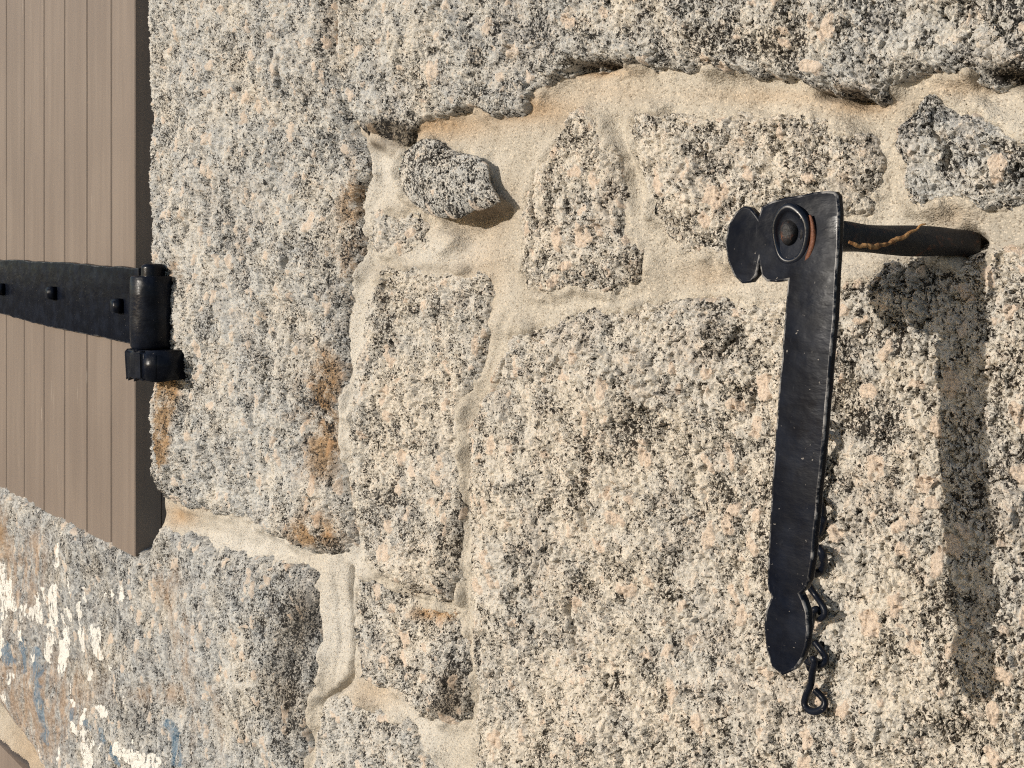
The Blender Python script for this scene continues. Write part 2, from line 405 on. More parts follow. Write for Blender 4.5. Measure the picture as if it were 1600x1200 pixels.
STEP = 1.45
STONES = []
def stone(poly, crown, round_, tone, drop=0.05, ochre=(), dark=(), bumps=(), white=(), blue=(), brown=(), relief=1.0,
          tilt=(0, 0), wob=.0022, seed=1, label=None, seams=(), lean=None, relief_spots=()):
    poly = np.array(poly, float)
    pl = -.7 * crown                                        # features are read off where the face stands proud
    W = at(poly[:, 0], poly[:, 1], pl)[:, [0, 2]]
    STONES.append(W)
    x0, y0 = poly.min(0) - 14; x1, y1 = poly.max(0) + 14
    x0, x1, y0, y1 = max(x0, -45), min(x1, 1650), max(y0, -45), min(y1, 1245)
    gx, gy = np.meshgrid(np.arange(x0, x1, STEP), np.arange(y0, y1, STEP))
    G = at(gx, gy, pl); X, Z = G[..., 0], G[..., 2]
    sd, onx, onz = sdist(X, Z, W, True)                     # and the outward direction
    e = sd + wob * 2 * fbm(X, Z, .012, seed, 4) + wob * fbm(X, Z, .04, seed + 40, 2)
    prof = np.where(e > 0, crown * (1 - np.exp(-np.maximum(e, 0) / round_)), e * 4.0)
    prof = np.maximum(prof, -drop)
    big = .010 * fbm(X, Z, .085, seed + 9, 3) * smooth(e / .03)
    cx, cz = W.mean(0)
    til = (tilt[0] * (X - cx) + tilt[1] * (Z - cz)) * smooth(e / .02)
    b = 0
    for (bx, by, rx, ry, h) in bumps:
        b = b + h * np.exp(-((gx - bx) / rx) ** 2 - ((gy - by) / ry) ** 2)
    for (ln, wd, h) in seams:
        lw = at(*np.array(ln, float).T, pl)[:, [0, 2]]
        b = b + h * np.exp(-(ldist(X + .006 * fbm(X, Z, .011, seed + 77, 4), Z + .004 * fbm(X, Z, .011, seed + 87, 4), lw) / (.78 * wd)) ** 2) * smooth(.9 + 1.6 * fbm(X, Z, .006, seed + 91, 2))
    z = np.zeros_like(gx)
    n1 = fbm(X, Z, .02, seed + 5, 3)
    dk = gauss(gx, gy, dark) if dark else z  # dark stains, plus shade painted into crevices and recesses
    wear = np.stack([gauss(gx, gy, ochre) if ochre else z, dk,
                     np.clip(tone + .0 * z + .25 * n1, 0, 1)], -1)
    def strokes(L):
        s = np.zeros_like(gx)
        wx = gx + 7 * fbm(X, Z, .012, 71, 3); wy = gy + 10 * fbm(X, Z, .014, 75, 3)
        for (a, bq, c, d2, rr) in L:
            dd = ldist(wx, wy, [(a, bq), (c, d2)]) / rr
            s = np.maximum(s, np.clip(1.25 - dd * dd * 1.35, 0, 1))
        return s
    paint = np.stack([strokes(white) if white else z, strokes(blue) if blue else z, gauss(gx, gy, brown) if brown else z], -1)
    rl = np.full_like(gx, relief)
    for (bx, by, rx, ry, h) in relief_spots:
        rl = rl + h * np.exp(-((gx - bx) / rx) ** 2 - ((gy - by) / ry) ** 2)
    run = np.clip(crown - prof, 0, .03)                     # grain follows the stone round its edge
    hg, mineral = granite(X + onx * run, Z + onz * run, dk, seed * 13 % 97)
    worn = 1 - np.clip(rl, 0, 1)                            # rubbed smooth: duller, fewer open grains
    mineral[..., 0] = np.clip(mineral[..., 0] - .10 * worn, 0, 1); mineral[..., 1] = np.clip(mineral[..., 1] - .34 * worn, 0, 1)
    V = G.copy(); V[..., 1] = -(prof + big + til + b + hg * rl)
    me = grid_mesh('stone', V, e > -.006, {'wear': wear, 'paint': paint, 'mineral': mineral})
    o = link('stone', me, GRANITE, wall)
    if label: o['label'] = label
    return o

# jamb: the tall stone beside the shutter
stone([(229, -60), (524, -60), (523, 60), (522, 112), (531, 165), (543, 205), (560, 225), (568, 268), (556, 300), (552, 338), (563, 370),
       (559, 398), (546, 448), (531, 500), (530, 560), (535, 600), (530, 640), (528, 700), (530, 760), (545, 800), (549, 848),
       (530, 868), (500, 870), (462, 862), (420, 842), (372, 816), (330, 806), (276, 796), (246, 778), (233, 742), (232, 650), (240, 600),
       (243, 560), (238, 470), (232, 400), (231, 300), (229, 100)], .015, .009, .72, seed=11,
      ochre=[(545, 400, 32, 70, .62), (508, 700, 26, 80, .62), (548, 300, 26, 60, .7), (510, 590, 22, 50, .6), (495, 835, 60, 32, .9), (490, 640, 50, 140, .35),
             (266, 610, 14, 30, 2.0), (264, 650, 11, 40, 1.6), (261, 705, 9, 40, 1.2), (255, 800, 30, 20, .4), (280, 425, 12, 40, .7), (520, 30, 20, 60, .5), (420, 450, 90, 330, .22)],
      dark=[(545, 560, 14, 40, .5), (520, 850, 30, 22, .5), (500, 400, 26, 34, .45), (250, 765, 12, 26, .75), (300, 800, 40, 10, .5), (540, 470, 14, 50, .5), (505, 600, 20, 120, .35)],
      seams=[([(302, 180), (298, 235)], .0013, -.011), ([(432, 245), (428, 300)], .0015, -.012), ([(482, 110), (478, 175)], .0014, -.012), ([(362, 640), (356, 705)], .0014, -.011), ([(462, 500), (452, 566)], .0014, -.011), ([(318, 690), (312, 748)], .0013, -.010), ([(415, 25), (410, 85)], .0014, -.011), ([(300, 330), (296, 372)], .0013, -.010), ([(446, 95), (444, 130), (440, 170)], .0016, -.012), ([(378, 150), (382, 190), (380, 225)], .0014, -.009), ([(340, 480), (334, 500), (338, 530)], .0016, -.010), ([(412, 540), (413, 580), (405, 640)], .0016, -.010),
             ([(388, 310), (392, 370)], .0015, -.010), ([(466, 385), (456, 420)], .0015, -.009), ([(444, 650), (432, 700)], .0014, -.008)],
      bumps=[(500, 660, 26, 70, -.007), (515, 620, 30, 16, .006), (500, 800, 60, 50, .006), (255, 640, 20, 90, .006)],
      label='tall grey stone carrying the hinge pin, iron stained along its edges')
# long stone across the top
stone([(526, -60), (1680, -60), (1680, 112), (1600, 108), (1545, 132), (1505, 112), (1420, 116), (1372, 154), (1330, 150), (1262, 138), (1190, 118),
       (1110, 104), (1070, 110), (1000, 104), (960, 96), (900, 104), (862, 118), (835, 150), (815, 175), (762, 186), (725, 174), (700, 176), (655, 190), (640, 204),
       (637, 226), (600, 231), (567, 214), (553, 190), (536, 165), (525, 110), (523, 60)], .011, .0025, .62, seed=23, wob=.0026,
      ochre=[(560, 215, 40, 14, .4), (1150, 60, 260, 40, .25), (1320, 140, 60, 12, .5)],
      dark=[(602, 212, 46, 25, 1.8), (930, 100, 44, 8, .9), (780, 160, 70, 20, .35), (1340, 150, 50, 10, .8), (1575, 116, 40, 14, 1.0), (545, 60, 18, 60, .4), (1120, 70, 60, 30, .3), (1480, 110, 60, 16, .4)],
      bumps=[(602, 213, 38, 15, -.0075), (930, 102, 40, 6, -.009), (1575, 118, 40, 12, -.012)],
      label='long speckled grey stone spanning the top of the wall')
# stone left of the mortared corner, mostly smeared over
stone([(574, 338), (600, 322), (626, 333), (650, 338), (664, 350), (660, 368), (700, 366), (712, 376), (700, 388), (672, 384), (640, 390), (612, 400), (590, 398), (576, 376)],
      .0045, .004, .30, seed=31, wob=.004, label='rough patch of stone showing through smeared mortar')
stone([(905, 166), (922, 178), (936, 204), (952, 230), (966, 262), (974, 300), (976, 345), (988, 372), (1001, 392), (996, 420), (985, 442), (955, 462), (915, 462),
       (880, 458), (845, 462), (817, 456), (812, 420), (818, 390), (812, 340), (820, 304), (826, 282), (840, 256), (858, 230), (878, 202), (892, 176)],
      .007, .004, .22, seed=37, ochre=[(950, 300, 30, 70, .35), (985, 410, 26, 40, .3)], dark=[(835, 440, 40, 30, .35)],
      seams=[([(834, 292), (834, 352)], .0022, -.012)])
stone([(984, 168), (1010, 166), (1050, 176), (1090, 184), (1140, 178), (1200, 180), (1250, 176), (1282, 184), (1312, 206), (1350, 216), (1362, 240), (1360, 300), (1350, 330),
       (1300, 345), (1240, 360), (1190, 385), (1148, 404), (1120, 412), (1092, 400), (1060, 388), (1032, 366), (1012, 342), (1008, 300), (996, 268), (984, 236), (978, 200)],
      .0065, .005, .15, seed=41, ochre=[(1290, 260, 70, 60, .35), (1110, 400, 50, 18, .5)], dark=[(1040, 350, 30, 26, .35)])
stone([(1398, 196), (1420, 172), (1442, 150), (1466, 158), (1490, 176), (1520, 168), (1556, 196), (1580, 208), (1680, 214), (1680, 318), (1600, 330), (1560, 326), (1512, 320),
       (1478, 312), (1462, 330), (1442, 334), (1416, 322), (1404, 296), (1406, 262), (1394, 226)],
      .009, .003, .65, seed=43, dark=[(1450, 320, 30, 14, .4)], seams=[([(1466, 172), (1472, 220), (1480, 262)], .0013, -.008)])
# slim stone in the middle
stone([(590, 426), (640, 418), (690, 420), (735, 424), (757, 432), (765, 462), (762, 520), (746, 570), (733, 600), (718, 640), (722, 690), (718, 780), (716, 850),
       (718, 905), (712, 946), (680, 940), (640, 930), (618, 912), (585, 896), (566, 868), (556, 840), (545, 800), (541, 740), (545, 650), (553, 560), (566, 500), (575, 450)],
      .009, .006, .30, seed=53, ochre=[(690, 700, 30, 60, .25), (660, 925, 60, 22, .5)], dark=[(600, 480, 16, 40, .6), (705, 840, 20, 90, .5), (570, 830, 14, 40, .5), (640, 700, 20, 100, .2)],
      seams=[([(594, 432), (592, 455), (598, 482)], .0022, -.011)], bumps=[(660, 880, 60, 50, .008), (715, 840, 16, 90, .004)], tilt=(0, -.03))
stone([(556, 896), (590, 902), (620, 920), (650, 942), (690, 948), (716, 962), (722, 1000), (733, 1040), (735, 1085), (730, 1128), (700, 1132), (668, 1126), (648, 1106),
       (622, 1086), (575, 1072), (556, 1060), (550, 1000), (550, 940)],
      .008, .007, .38, seed=59, ochre=[(680, 960, 50, 16, 1.0), (560, 1080, 30, 20, .4)], dark=[(712, 1070, 26, 50, .8), (690, 1110, 50, 20, .5)], bumps=[(690, 1070, 50, 60, .007), (640, 960, 80, 30, -.004)])
stone([(500, 1100), (530, 1088), (565, 1096), (590, 1116), (628, 1124), (650, 1144), (668, 1168), (682, 1200), (700, 1260), (470, 1260), (486, 1180), (492, 1130)],
      .009, .006, .62, seed=61)
# the big stone behind the holdback
stone([(790, 522), (812, 508), (832, 512), (866, 500), (900, 488), (950, 482), (1000, 478), (1050, 472), (1100, 474), (1150, 464), (1200, 470), (1240, 452), (1300, 436), (1345, 428),
       (1376, 404), (1440, 400), (1500, 408), (1545, 392), (1600, 386), (1680, 384), (1680, 1260), (736, 1260), (734, 1180), (738, 1080), (730, 1000), (728, 940), (722, 860), (726, 760),
       (724, 680), (738, 640), (762, 600), (778, 560)],
      .010, .010, .20, seed=67,
      ochre=[(900, 700, 60, 60, .15), (1490, 560, 30, 30, .4), (880, 910, 26, 30, .5), (770, 590, 16, 50, .6)],
      dark=[(1140, 540, 20, 30, .5), (1090, 610, 20, 26, .3), (1000, 650, 40, 30, .25), (1520, 740, 24, 60, .3)],
      seams=[([(1146, 512), (1140, 532), (1130, 558)], .0018, -.012), ([(876, 556), (882, 578)], .0020, -.011), ([(1172, 596), (1168, 620), (1164, 645)], .0014, -.009), ([(1092, 606), (1098, 636)], .0012, -.008), ([(1020, 620), (1008, 640)], .0012, -.007),
             ([(892, 930), (896, 1030)], .0022, -.007), ([(914, 740), (916, 830)], .0018, -.005), ([(790, 560), (768, 610)], .0022, -.013)],
      bumps=[(880, 915, 26, 36, .006), (900, 780, 16, 60, .004), (1080, 940, 160, 120, -.004)], label='broad pinkish stone behind the iron holdback')
# paint-flecked stone under the shutter
rs = random.Random(5)
white = [(8, 880, 14, 960, 6), (14, 905, 26, 950, 8), (4, 970, 8, 1018, 9), (38, 985, 40, 1000, 6), (56, 950, 52, 965, 6), (62, 930, 66, 968, 6), (76, 920, 74, 936, 5),
         (92, 920, 84, 975, 10), (96, 850, 94, 885, 4), (84, 990, 78, 1030, 7), (104, 985, 98, 1045, 9), (126, 945, 128, 1015, 6), (150, 985, 158, 1025, 9), (165, 1022, 164, 1028, 4),
         (176, 1042, 175, 1047, 4), (116, 900, 118, 925, 3), (12, 1085, 14, 1098, 4), (24, 1050, 22, 1060, 5), (2, 1050, 3, 1075, 4), (160, 1105, 168, 1118, 8), (195, 1168, 245, 1195, 15),
         (215, 1185, 250, 1215, 16), (122, 1130, 134, 1150, 8), (138, 1165, 140, 1195, 10), (96, 1165, 98, 1190, 4), (58, 1025, 57, 1040, 3), (142, 1040, 146, 1065, 3), (110, 945, 112, 965, 4)]
white += [(x, y, x + rs.uniform(-3, 3), y + rs.uniform(4, 22), rs.uniform(1.5, 3.2)) for x, y in [(rs.uniform(0, 215), rs.uniform(880, 1190)) for _ in range(18)]]
blue = [(18, 1010, 24, 1030, 9), (44, 1000, 44, 1045, 6), (62, 1018, 66, 1060, 7), (68, 1060, 72, 1120, 6), (74, 1130, 74, 1160, 6), (118, 1105, 120, 1122, 5), (136, 1130, 140, 1138, 6), (160, 1135, 162, 1160, 5),
        (262, 1125, 272, 1150, 7), (272, 1150, 280, 1190, 7), (178, 1165, 194, 1190, 6)]
stone([(-60, 725), (0, 757), (110, 814), (212, 868), (224, 874), (232, 846), (244, 824), (262, 826), (300, 842), (345, 858), (392, 872), (440, 884), (474, 896), (488, 905),
       (491, 960), (494, 1040), (486, 1080), (476, 1130), (470, 1200), (466, 1260), (100, 1260), (66, 1204), (40, 1158), (0, 1108), (-60, 1040)],
      .012, .007, .80, seed=71, relief=.62, white=white, blue=blue,
      brown=[(30, 900, 50, 70, .7), (10, 1090, 70, 70, 1.0), (70, 1130, 60, 60, .8), (60, 870, 14, 50, .5), (260, 920, 20, 50, .7), (285, 1000, 16, 60, .6), (250, 1085, 40, 18, .7), (300, 1090, 14, 90, .5), (345, 1130, 14, 80, .5),
             (10, 830, 8, 40, 1.0), (110, 1060, 80, 60, .4)],
      ochre=[(440, 888, 40, 12, .5), (10, 830, 10, 40, 1.0)],
      dark=[(472, 960, 30, 60, .62), (440, 1030, 60, 110, .5), (450, 1120, 40, 70, .4), (400, 900, 60, 20, .45), (220, 1130, 40, 50, .5), (180, 1000, 40, 120, .3), (150, 870, 80, 40, .3)],
      relief_spots=[(90, 1010, 130, 240, -.40), (430, 1030, 80, 160, .25)], seams=[([(322, 1010), (338, 1090)], .0025, -.008), ([(300, 860), (296, 900)], .002, -.006)],
      label='weathered stone under the shutter with flakes of white and blue paint')

# the loose stone that juts out of the mortar: rings from the middle of its face round to its buried back
def jutting_stone():
    out = np.array([(624, 268), (633, 236), (650, 222), (664, 215), (684, 217), (696, 230), (716, 238), (746, 244), (762, 258), (768, 286), (774, 300), (784, 316),
                    (766, 326), (742, 330), (722, 341), (690, 342), (664, 331), (642, 316), (630, 298)], float)
    pr = .45 * np.array([.008, .008, .008, .008, .008, .010, .013, .016, .019, .024, .029, .034, .032, .030, .028, .024, .018, .012, .009])
    n = len(out); NT_, m = 520, 8
    def res(a):
        t = np.linspace(0, n, NT_, endpoint=False); i = t.astype(int); f = (t - i)
        f = f[:, None] if a.ndim > 1 else f
        return a[i % n] * (1 - f) + a[(i + 1) % n] * f
    o2, p2 = res(out), res(pr)
    rim = at(o2[:, 0], o2[:, 1], -p2)
    c = at(692, 282, -.013)
    rings = []
    for r in np.linspace(0, 1, 120)[1:]:
        q = c + (rim - c) * r
        q[:, 1] -= .006 * (1 - r ** 2) * 1.0 + .004 * np.sqrt(max(0, 1 - r ** 6)) - .004 * 0
        rings.append(q)
    base = rim.mean(0)
    for s in np.linspace(0, 1, 60)[1:]:
        q = rim.copy()
        k = 1 - .55 * s
        q[:, 0] = base[0] + (rim[:, 0] - base[0]) * k; q[:, 2] = base[2] + (rim[:, 2] - base[2]) * k + .004 * s
        q[:, 1] = rim[:, 1] + (0.012 - rim[:, 1]) * s
        rings.append(q)
    V = np.stack(rings + [])                            # (rings, NT, 3)
    V = np.concatenate([V, V[:, :1]], 1)
    h, w, _ = V.shape
    idx = np.arange(h * w).reshape(h, w)
    idx[:, -1] = idx[:, 0]
    q = np.stack([idx[:-1, :-1], idx[1:, :-1], idx[1:, 1:], idx[:-1, 1:]], -1).reshape(-1, 4)
    VV = V.reshape(-1, 3)
    VV = np.concatenate([VV, (c + [0, -.010, 0])[None]])
    tris = [(len(VV) - 1, int(idx[0, k]), int(idx[0, k + 1])) for k in range(w - 1)]
    me = bpy.data.meshes.new('stone')
    me.from_pydata(VV.tolist(), [], tris + [tuple(int(v) for v in r) for r in q])
    bm = bmesh.new(); bm.from_mesh(me)
    bmesh.ops.delete(bm, geom=[v for v in bm.verts if not v.link_faces], context='VERTS')
    bmesh.ops.recalc_face_normals(bm, faces=bm.faces); bm.normal_update(); bm.to_mesh(me)
    kv = np.array([v.co[:] for v in bm.verts]); nv = np.array([v.normal[:] for v in bm.verts]); bm.free()
    hg, mineral = granite(kv[:, 0] - .9 * kv[:, 1], kv[:, 2] + .9 * kv[:, 1], np.full(len(kv), .45), 83, .25)
    co = kv + nv * (hg * .50)[:, None]
    me.vertices.foreach_set('co', co.ravel().astype(np.float32)); me.update()
    z = np.zeros((len(kv), 3)); wv = z.copy(); wv[:, 2] = .68
    add_attrs(me, kv, {'wear': wv, 'paint': z, 'mineral': mineral})
    o = link('stone', me, GRANITE, wall); o['label'] = 'small dark speckled stone jutting out of the mortar'
    STONES.append(at(out[:, 0], out[:, 1])[:, [0, 2]])
jutting_stone()

# mortar: one bed between all the stones
def mortar():
    s = 2.2
    gx, gy = np.meshgrid(np.arange(-45, 1650, s), np.arange(-45, 1245, s))
    G = at(gx, gy); X, Z = G[..., 0], G[..., 2]
    deep = np.full(gx.shape, -1e9); near = np.full(gx.shape, 1e9)
    for W in STONES:
        lo = W.min(0) - .03; hi = W.max(0) + .03
        m = (X > lo[0]) & (X < hi[0]) & (Z > lo[1]) & (Z < hi[1])
        d = np.full(gx.shape, -.03)
        d[m] = sdist(X[m], Z[m], W)
        deep = np.maximum(deep, d)
    Y = .0012 - .0065 * fbm(X, Z, .045, 301, 3) - .0022 * np.exp(-(np.minimum(deep, 0) / .006) ** 2)
    # joints hollow a little in the middle, pointing ridges and gaps along named runs
    L = lambda pts: at(*np.array(pts, float).T)[:, [0, 2]]
    wx = X + .003 * fbm(X, Z, .015, 311, 3); wz = Z + .003 * fbm(X, Z, .015, 321, 3)
    for pts, wd, h in [([(570, 235), (566, 330), (560, 420), (545, 490), (540, 560), (538, 700), (540, 780), (556, 870)], .012, -.0025),
                       ([(505, 900), (512, 980), (514, 1050), (490, 1110)], .016, -.003), ([(526, 900), (531, 1000), (520, 1070)], .0016, .0018),
                       ([(790, 480), (765, 560), (728, 640), (724, 760), (720, 940)], .006, -.0035), ([(800, 440), (810, 500)], .005, -.002),
                       ([(600, 400), (700, 395), (780, 400)], .016, -.003), ([(960, 190), (985, 270), (1000, 330)], .005, .004),
                       ([(523, -40), (522, 110), (545, 205), (562, 230)], .006, .024), ([(548, 890), (552, 1000), (548, 1060), (505, 1098)], .0030, .010),
                       ([(900, 106), (960, 100)], .003, .004), ([(700, 342), (745, 345), (782, 330)], .007, .012), ([(888, 106), (968, 98)], .003, .014), ([(1290, 144), (1368, 156)], .004, .016), ([(1545, 128), (1640, 112)], .006, .018),
                       ([(715, 800), (717, 900)], .0018, .006), ([(250, 805), (380, 850), (470, 885)], .008, .003), ([(1511, 382), (1517, 386)], .0060, .022),
                       ([(1360, 180), (1385, 260), (1370, 330)], .010, .004)]:
        Y = Y + h * np.exp(-(ldist(wx, wz, L(pts)) / wd) ** 2)
    V = G.copy(); V[..., 1] = Y
    rim = np.exp(-((deep - .001) / .006) ** 2)
    Y = Y - .0100 * rim * np.maximum(fbm(X, Z, .020, 360, 4) + .05, -.25)      # dragged up over the arrises here and there
    cut = fbm(X, Z, .030, 370, 4)
    Y = Y + .0022 * np.exp(-(cut / .012) ** 2) * smooth((fbm(X, Z, .05, 380, 2) - .10) / .10)
    Y = Y - .0009 * fbm(X + .010 * fbm(X, Z, .02, 340, 2), Z * .5, .006, 341, 3)
    V[..., 1] = Y
    keep = (deep < .007) & ~((gx < 252) & (gy < 1000)) & (Z > at(0, 1150, .004)[2])
    warm = gauss(gx, gy, [(670, 195, 90, 22, .9), (830, 170, 60, 24, .9), (930, 112, 60, 10, .8), (1340, 165, 60, 16, .7), (280, 806, 26, 16, 1.0), (760, 420, 40, 60, .3), (1110, 430, 60, 20, .3),
                          (1490, 340, 40, 24, .35), (740, 320, 60, 40, .5), (590, 1080, 40, 30, .4), (950, 140, 60, 20, .3), (1200, 150, 120, 14, .4), (60, 1170, 60, 60, .6), (1500, 135, 60, 16, .4)])
    dirt_shade = gauss(gx, gy, [(600, 226, 44, 10, .9), (930, 102, 46, 5, .9), (1340, 152, 50, 8, .9), (1580, 120, 50, 12, 1.0), (1514, 383, 16, 22, 1.0), (790, 182, 40, 7, .55), (640, 420, 90, 9, .35), (1520, 400, 14, 10, .7)])  # grime, plus shade painted into the gaps and the rod hole
    pale = gauss(gx, gy, [(520, 980, 40, 90, 1.0), (400, 850, 140, 40, 1.0), (555, 480, 30, 260, .8), (600, 270, 40, 50, .9), (660, 1130, 60, 90, .7), (690, 395, 80, 24, .7), (560, 800, 30, 120, .7)])
    me = grid_mesh('mortar', V, keep, {'wear': np.stack([warm, dirt_shade, pale], -1)})
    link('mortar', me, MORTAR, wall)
mortar()

# ------------------------------------------------------------------ mesh pieces for the ironwork and woodwork
def slab(name, pts, thick, mat, parent, bevel=.0008, seg=2, edge=None):
    """front outline (world points, seen from the front, any winding) given depth towards +Y"""
    bm = bmesh.new()
    vs_ = [bm.verts.new(p) for p in pts]
    f = bm.faces.new(vs_)
    ret = bmesh.ops.extrude_face_region(bm, geom=[f])
    bmesh.ops.translate(bm, verts=[g for g in ret['geom'] if isinstance(g, bmesh.types.BMVert)], vec=(0, thick, 0))
    bmesh.ops.recalc_face_normals(bm, faces=bm.faces)
    if bevel:
        ed = [e for e in bm.edges if e.calc_face_angle(0) > .9]
        r = bmesh.ops.bevel(bm, geom=ed, offset=bevel, segments=seg, affect='EDGES', profile=.6)
        if edge:
            for f in r['faces']: f.material_index = 1
    me = bpy.data.meshes.new(name); bm.to_mesh(me); bm.free()
    o = link(name, me, mat, parent, shade=True)
    if edge: me.materials.append(edge)
    me.set_sharp_from_angle(angle=R(50))
    return o

def rough_outline(pts, step, amp, seed):
    """points every few millimetres along an outline, a little out of true as forged edges are"""
    rr = random.Random(seed); out = []
    pts = [Vector(p) for p in pts]
    for a, b in zip(pts, pts[1:] + pts[:1]):
        n = max(1, int((b - a).length / step))
        for k in range(n):
            q = a.lerp(b, k / n); j = amp if n > 1 else amp * .4
            out.append(tuple(q + Vector((rr.uniform(-j, j), 0, rr.uniform(-j, j)))))
    return out

def spline(pts, n):
    """Catmull-Rom through points"""
    pts = [np.array(p, float) for p in pts]; P_ = [2 * pts[0] - pts[1]] + pts + [2 * pts[-1] - pts[-2]]
    out = []
    for i in range(1, len(P_) - 2):
        for k in range(n):
            t = k / n; a, b, c, d = P_[i - 1:i + 3]
            out.append(.5 * (2 * b + (c - a) * t + (2 * a - 5 * b + 4 * c - d) * t * t + (3 * b - a - 3 * c + d) * t ** 3))
    out.append(pts[-1]); return np.array(out)

def tube(name, path, rad, mat, parent=None, sides=14, closed=False, squash=None, twist=0.0):
    path = np.asarray(path, float); n = len(path)
    if np.isscalar(rad): rad = np.full(n, rad)
    V, F = [], []
    ref = None
    for i in range(n):
        a = path[i - 1] if (i > 0 or closed) else path[i]; b = path[(i + 1) % n] if (i < n - 1 or closed) else path[i]
        t = (b - a) / (np.linalg.norm(b - a) + 1e-12)
        if ref is None: ref = np.array([0, 0, 1.0]) if abs(t[2]) < .8 else np.array([1.0, 0, 0])
        u = ref - t * (ref @ t); u /= np.linalg.norm(u); w = np.cross(t, u); ref = u
        for k in range(sides):
            th = 2 * math.pi * k / sides; r = rad[i]
            if squash:
                ph = th - twist * i / n
                r = r * (1 + squash * math.cos(2 * ph) + .06 * math.cos(4 * ph))
            V.append(path[i] + r * (math.cos(th) * u + math.sin(th) * w))
    for i in range(n if closed else n - 1):
        j = (i + 1) % n
        for k in range(sides):
            l = (k + 1) % sides
            F.append((i * sides + k, i * sides + l, j * sides + l, j * sides + k))
    if not closed:
        F.append(tuple(range(sides))[::-1]); F.append(tuple((n - 1) * sides + k for k in range(sides)))
    me = bpy.data.meshes.new(name); me.from_pydata([tuple(v) for v in V], [], F)
    bm = bmesh.new(); bm.from_mesh(me); bmesh.ops.recalc_face_normals(bm, faces=bm.faces); bm.to_mesh(me); bm.free()
    return link(name, me, mat, parent)

def lathe(name, base, axis, prof, mat, parent=None, n=40, wob=0.0):
    """prof: (distance along axis, radius)"""
    ax = Vector(axis).normalized(); u = ax.orthogonal().normalized(); w = ax.cross(u); rr = random.Random(7)
    V, F = [], []
    for (d, r) in prof:
        for k in range(n):
            th = 2 * math.pi * k / n
            q = r * (1 + wob * math.sin(3 * th + d * 90) + wob * .6 * math.sin(5 * th + d * 200))
            V.append(tuple(Vector(base) + ax * d + (u * math.cos(th) + w * math.sin(th)) * q))
    for i in range(len(prof) - 1):
        for k in range(n):
            l = (k + 1) % n; F.append((i * n + k, i * n + l, (i + 1) * n + l, (i + 1) * n + k))
    F.append(tuple(range(n))[::-1]); F.append(tuple((len(prof) - 1) * n + k for k in range(n)))
    me = bpy.data.meshes.new(name); me.from_pydata(V, [], F)
    bm = bmesh.new(); bm.from_mesh(me); bmesh.ops.recalc_face_normals(bm, faces=bm.faces); bm.to_mesh(me); bm.free()
    o = link(name, me, mat, parent); me.set_sharp_from_angle(angle=R(50)); return o

# ------------------------------------------------------------------ shutter
SY = -.006                                              # its front face
shutter = empty('window_shutter', 'closed taupe painted shutter of narrow vertical boards beside the stone jamb', 'shutter')
edges = [at(px_, 300, SY)[0] for px_ in (211, 174, 136, 101, 69, 38, 10)]
wd = (edges[0] - edges[-1]) / 6
while len(edges) < 11: edges.append(edges[-1] - wd)
zb, zt = at(215, 872, SY)[2], .62
for i in range(len(edges) - 1):
    x1, x0 = edges[i] - .0004, edges[i + 1] + .0004
    c = .0020
    prof = [(x0, SY + .030), (x0, SY + c), (x0 + c, SY), (x1 - c, SY), (x1, SY + c), (x1, SY + .030)]
    if i == 0: prof[3:5] = [(x1 - .001, SY), (x1, SY + .001)]
    me = bpy.data.meshes.new('board')
    n = len(prof)
    me.from_pydata([(x, y, zb) for x, y in prof] + [(x, y, zt) for x, y in prof], [],
                   [(k, (k + 1) % n, n + (k + 1) % n, n + k) for k in range(n)] + [tuple(range(n))[::-1], tuple(range(n, 2 * n))])
    bm = bmesh.new(); bm.from_mesh(me); bmesh.ops.recalc_face_normals(bm, faces=bm.faces); bm.to_mesh(me); bm.free()
    link('board', me, TAUPE, shutter, shade=False)
def box(name, lo, hi, mat, parent, bevel=.001):
    bm = bmesh.new(); bmesh.ops.create_cube(bm, size=1)
    for v in bm.verts: v.co = Vector([(lo[k] + hi[k]) / 2 + v.co[k] * (hi[k] - lo[k]) for k in range(3)])
    if bevel: bmesh.ops.bevel(bm, geom=bm.edges[:], offset=bevel, segments=2, affect='EDGES')
    me = bpy.data.meshes.new(name); bm.to_mesh(me); bm.free()
    return link(name, me, mat, parent, shade=False)
box('batten', (edges[-1], SY + .0305, zb), (edges[0] - .001, SY + .05, zt), TAUPE, shutter)
# strap across the boards, rolled round the pin at its end
HY = SY - .008
AX = at(239, 480, -.026); AXY = -.026
pts = [at(x, y, HY) for x, y in [(-70, 404), (0, 406), (60, 408), (120, 412), (170, 416), (216, 419), (216, 539), (160, 528), (100, 516), (50, 504), (0, 490), (-70, 468)]]
strap = slab('hinge_strap', rough_outline(pts, .016, .0009, 3), .0075, STRAP, shutter, .0015, 2, HINGE_EDGE)
zt_, zb_ = at(239, 431, AXY)[2], at(239, 543, AXY)[2]
lathe('barrel', (AX[0], AXY, zb_), (0, 0, 1), [(0, .020), (.001, .0215), (.003, .0222), ((zt_ - zb_) * .35, .0227), ((zt_ - zb_) * .7, .0221), (zt_ - zb_ - .0015, .0222), (zt_ - zb_, .0210), (zt_ - zb_, .012)], BLACK, strap, 48, .008)
box('strap_bend', (AX[0] - .05, AXY - .004, zb_ + .003), (AX[0], AXY + .0165, zt_ - .003), BLACK, strap, .003)
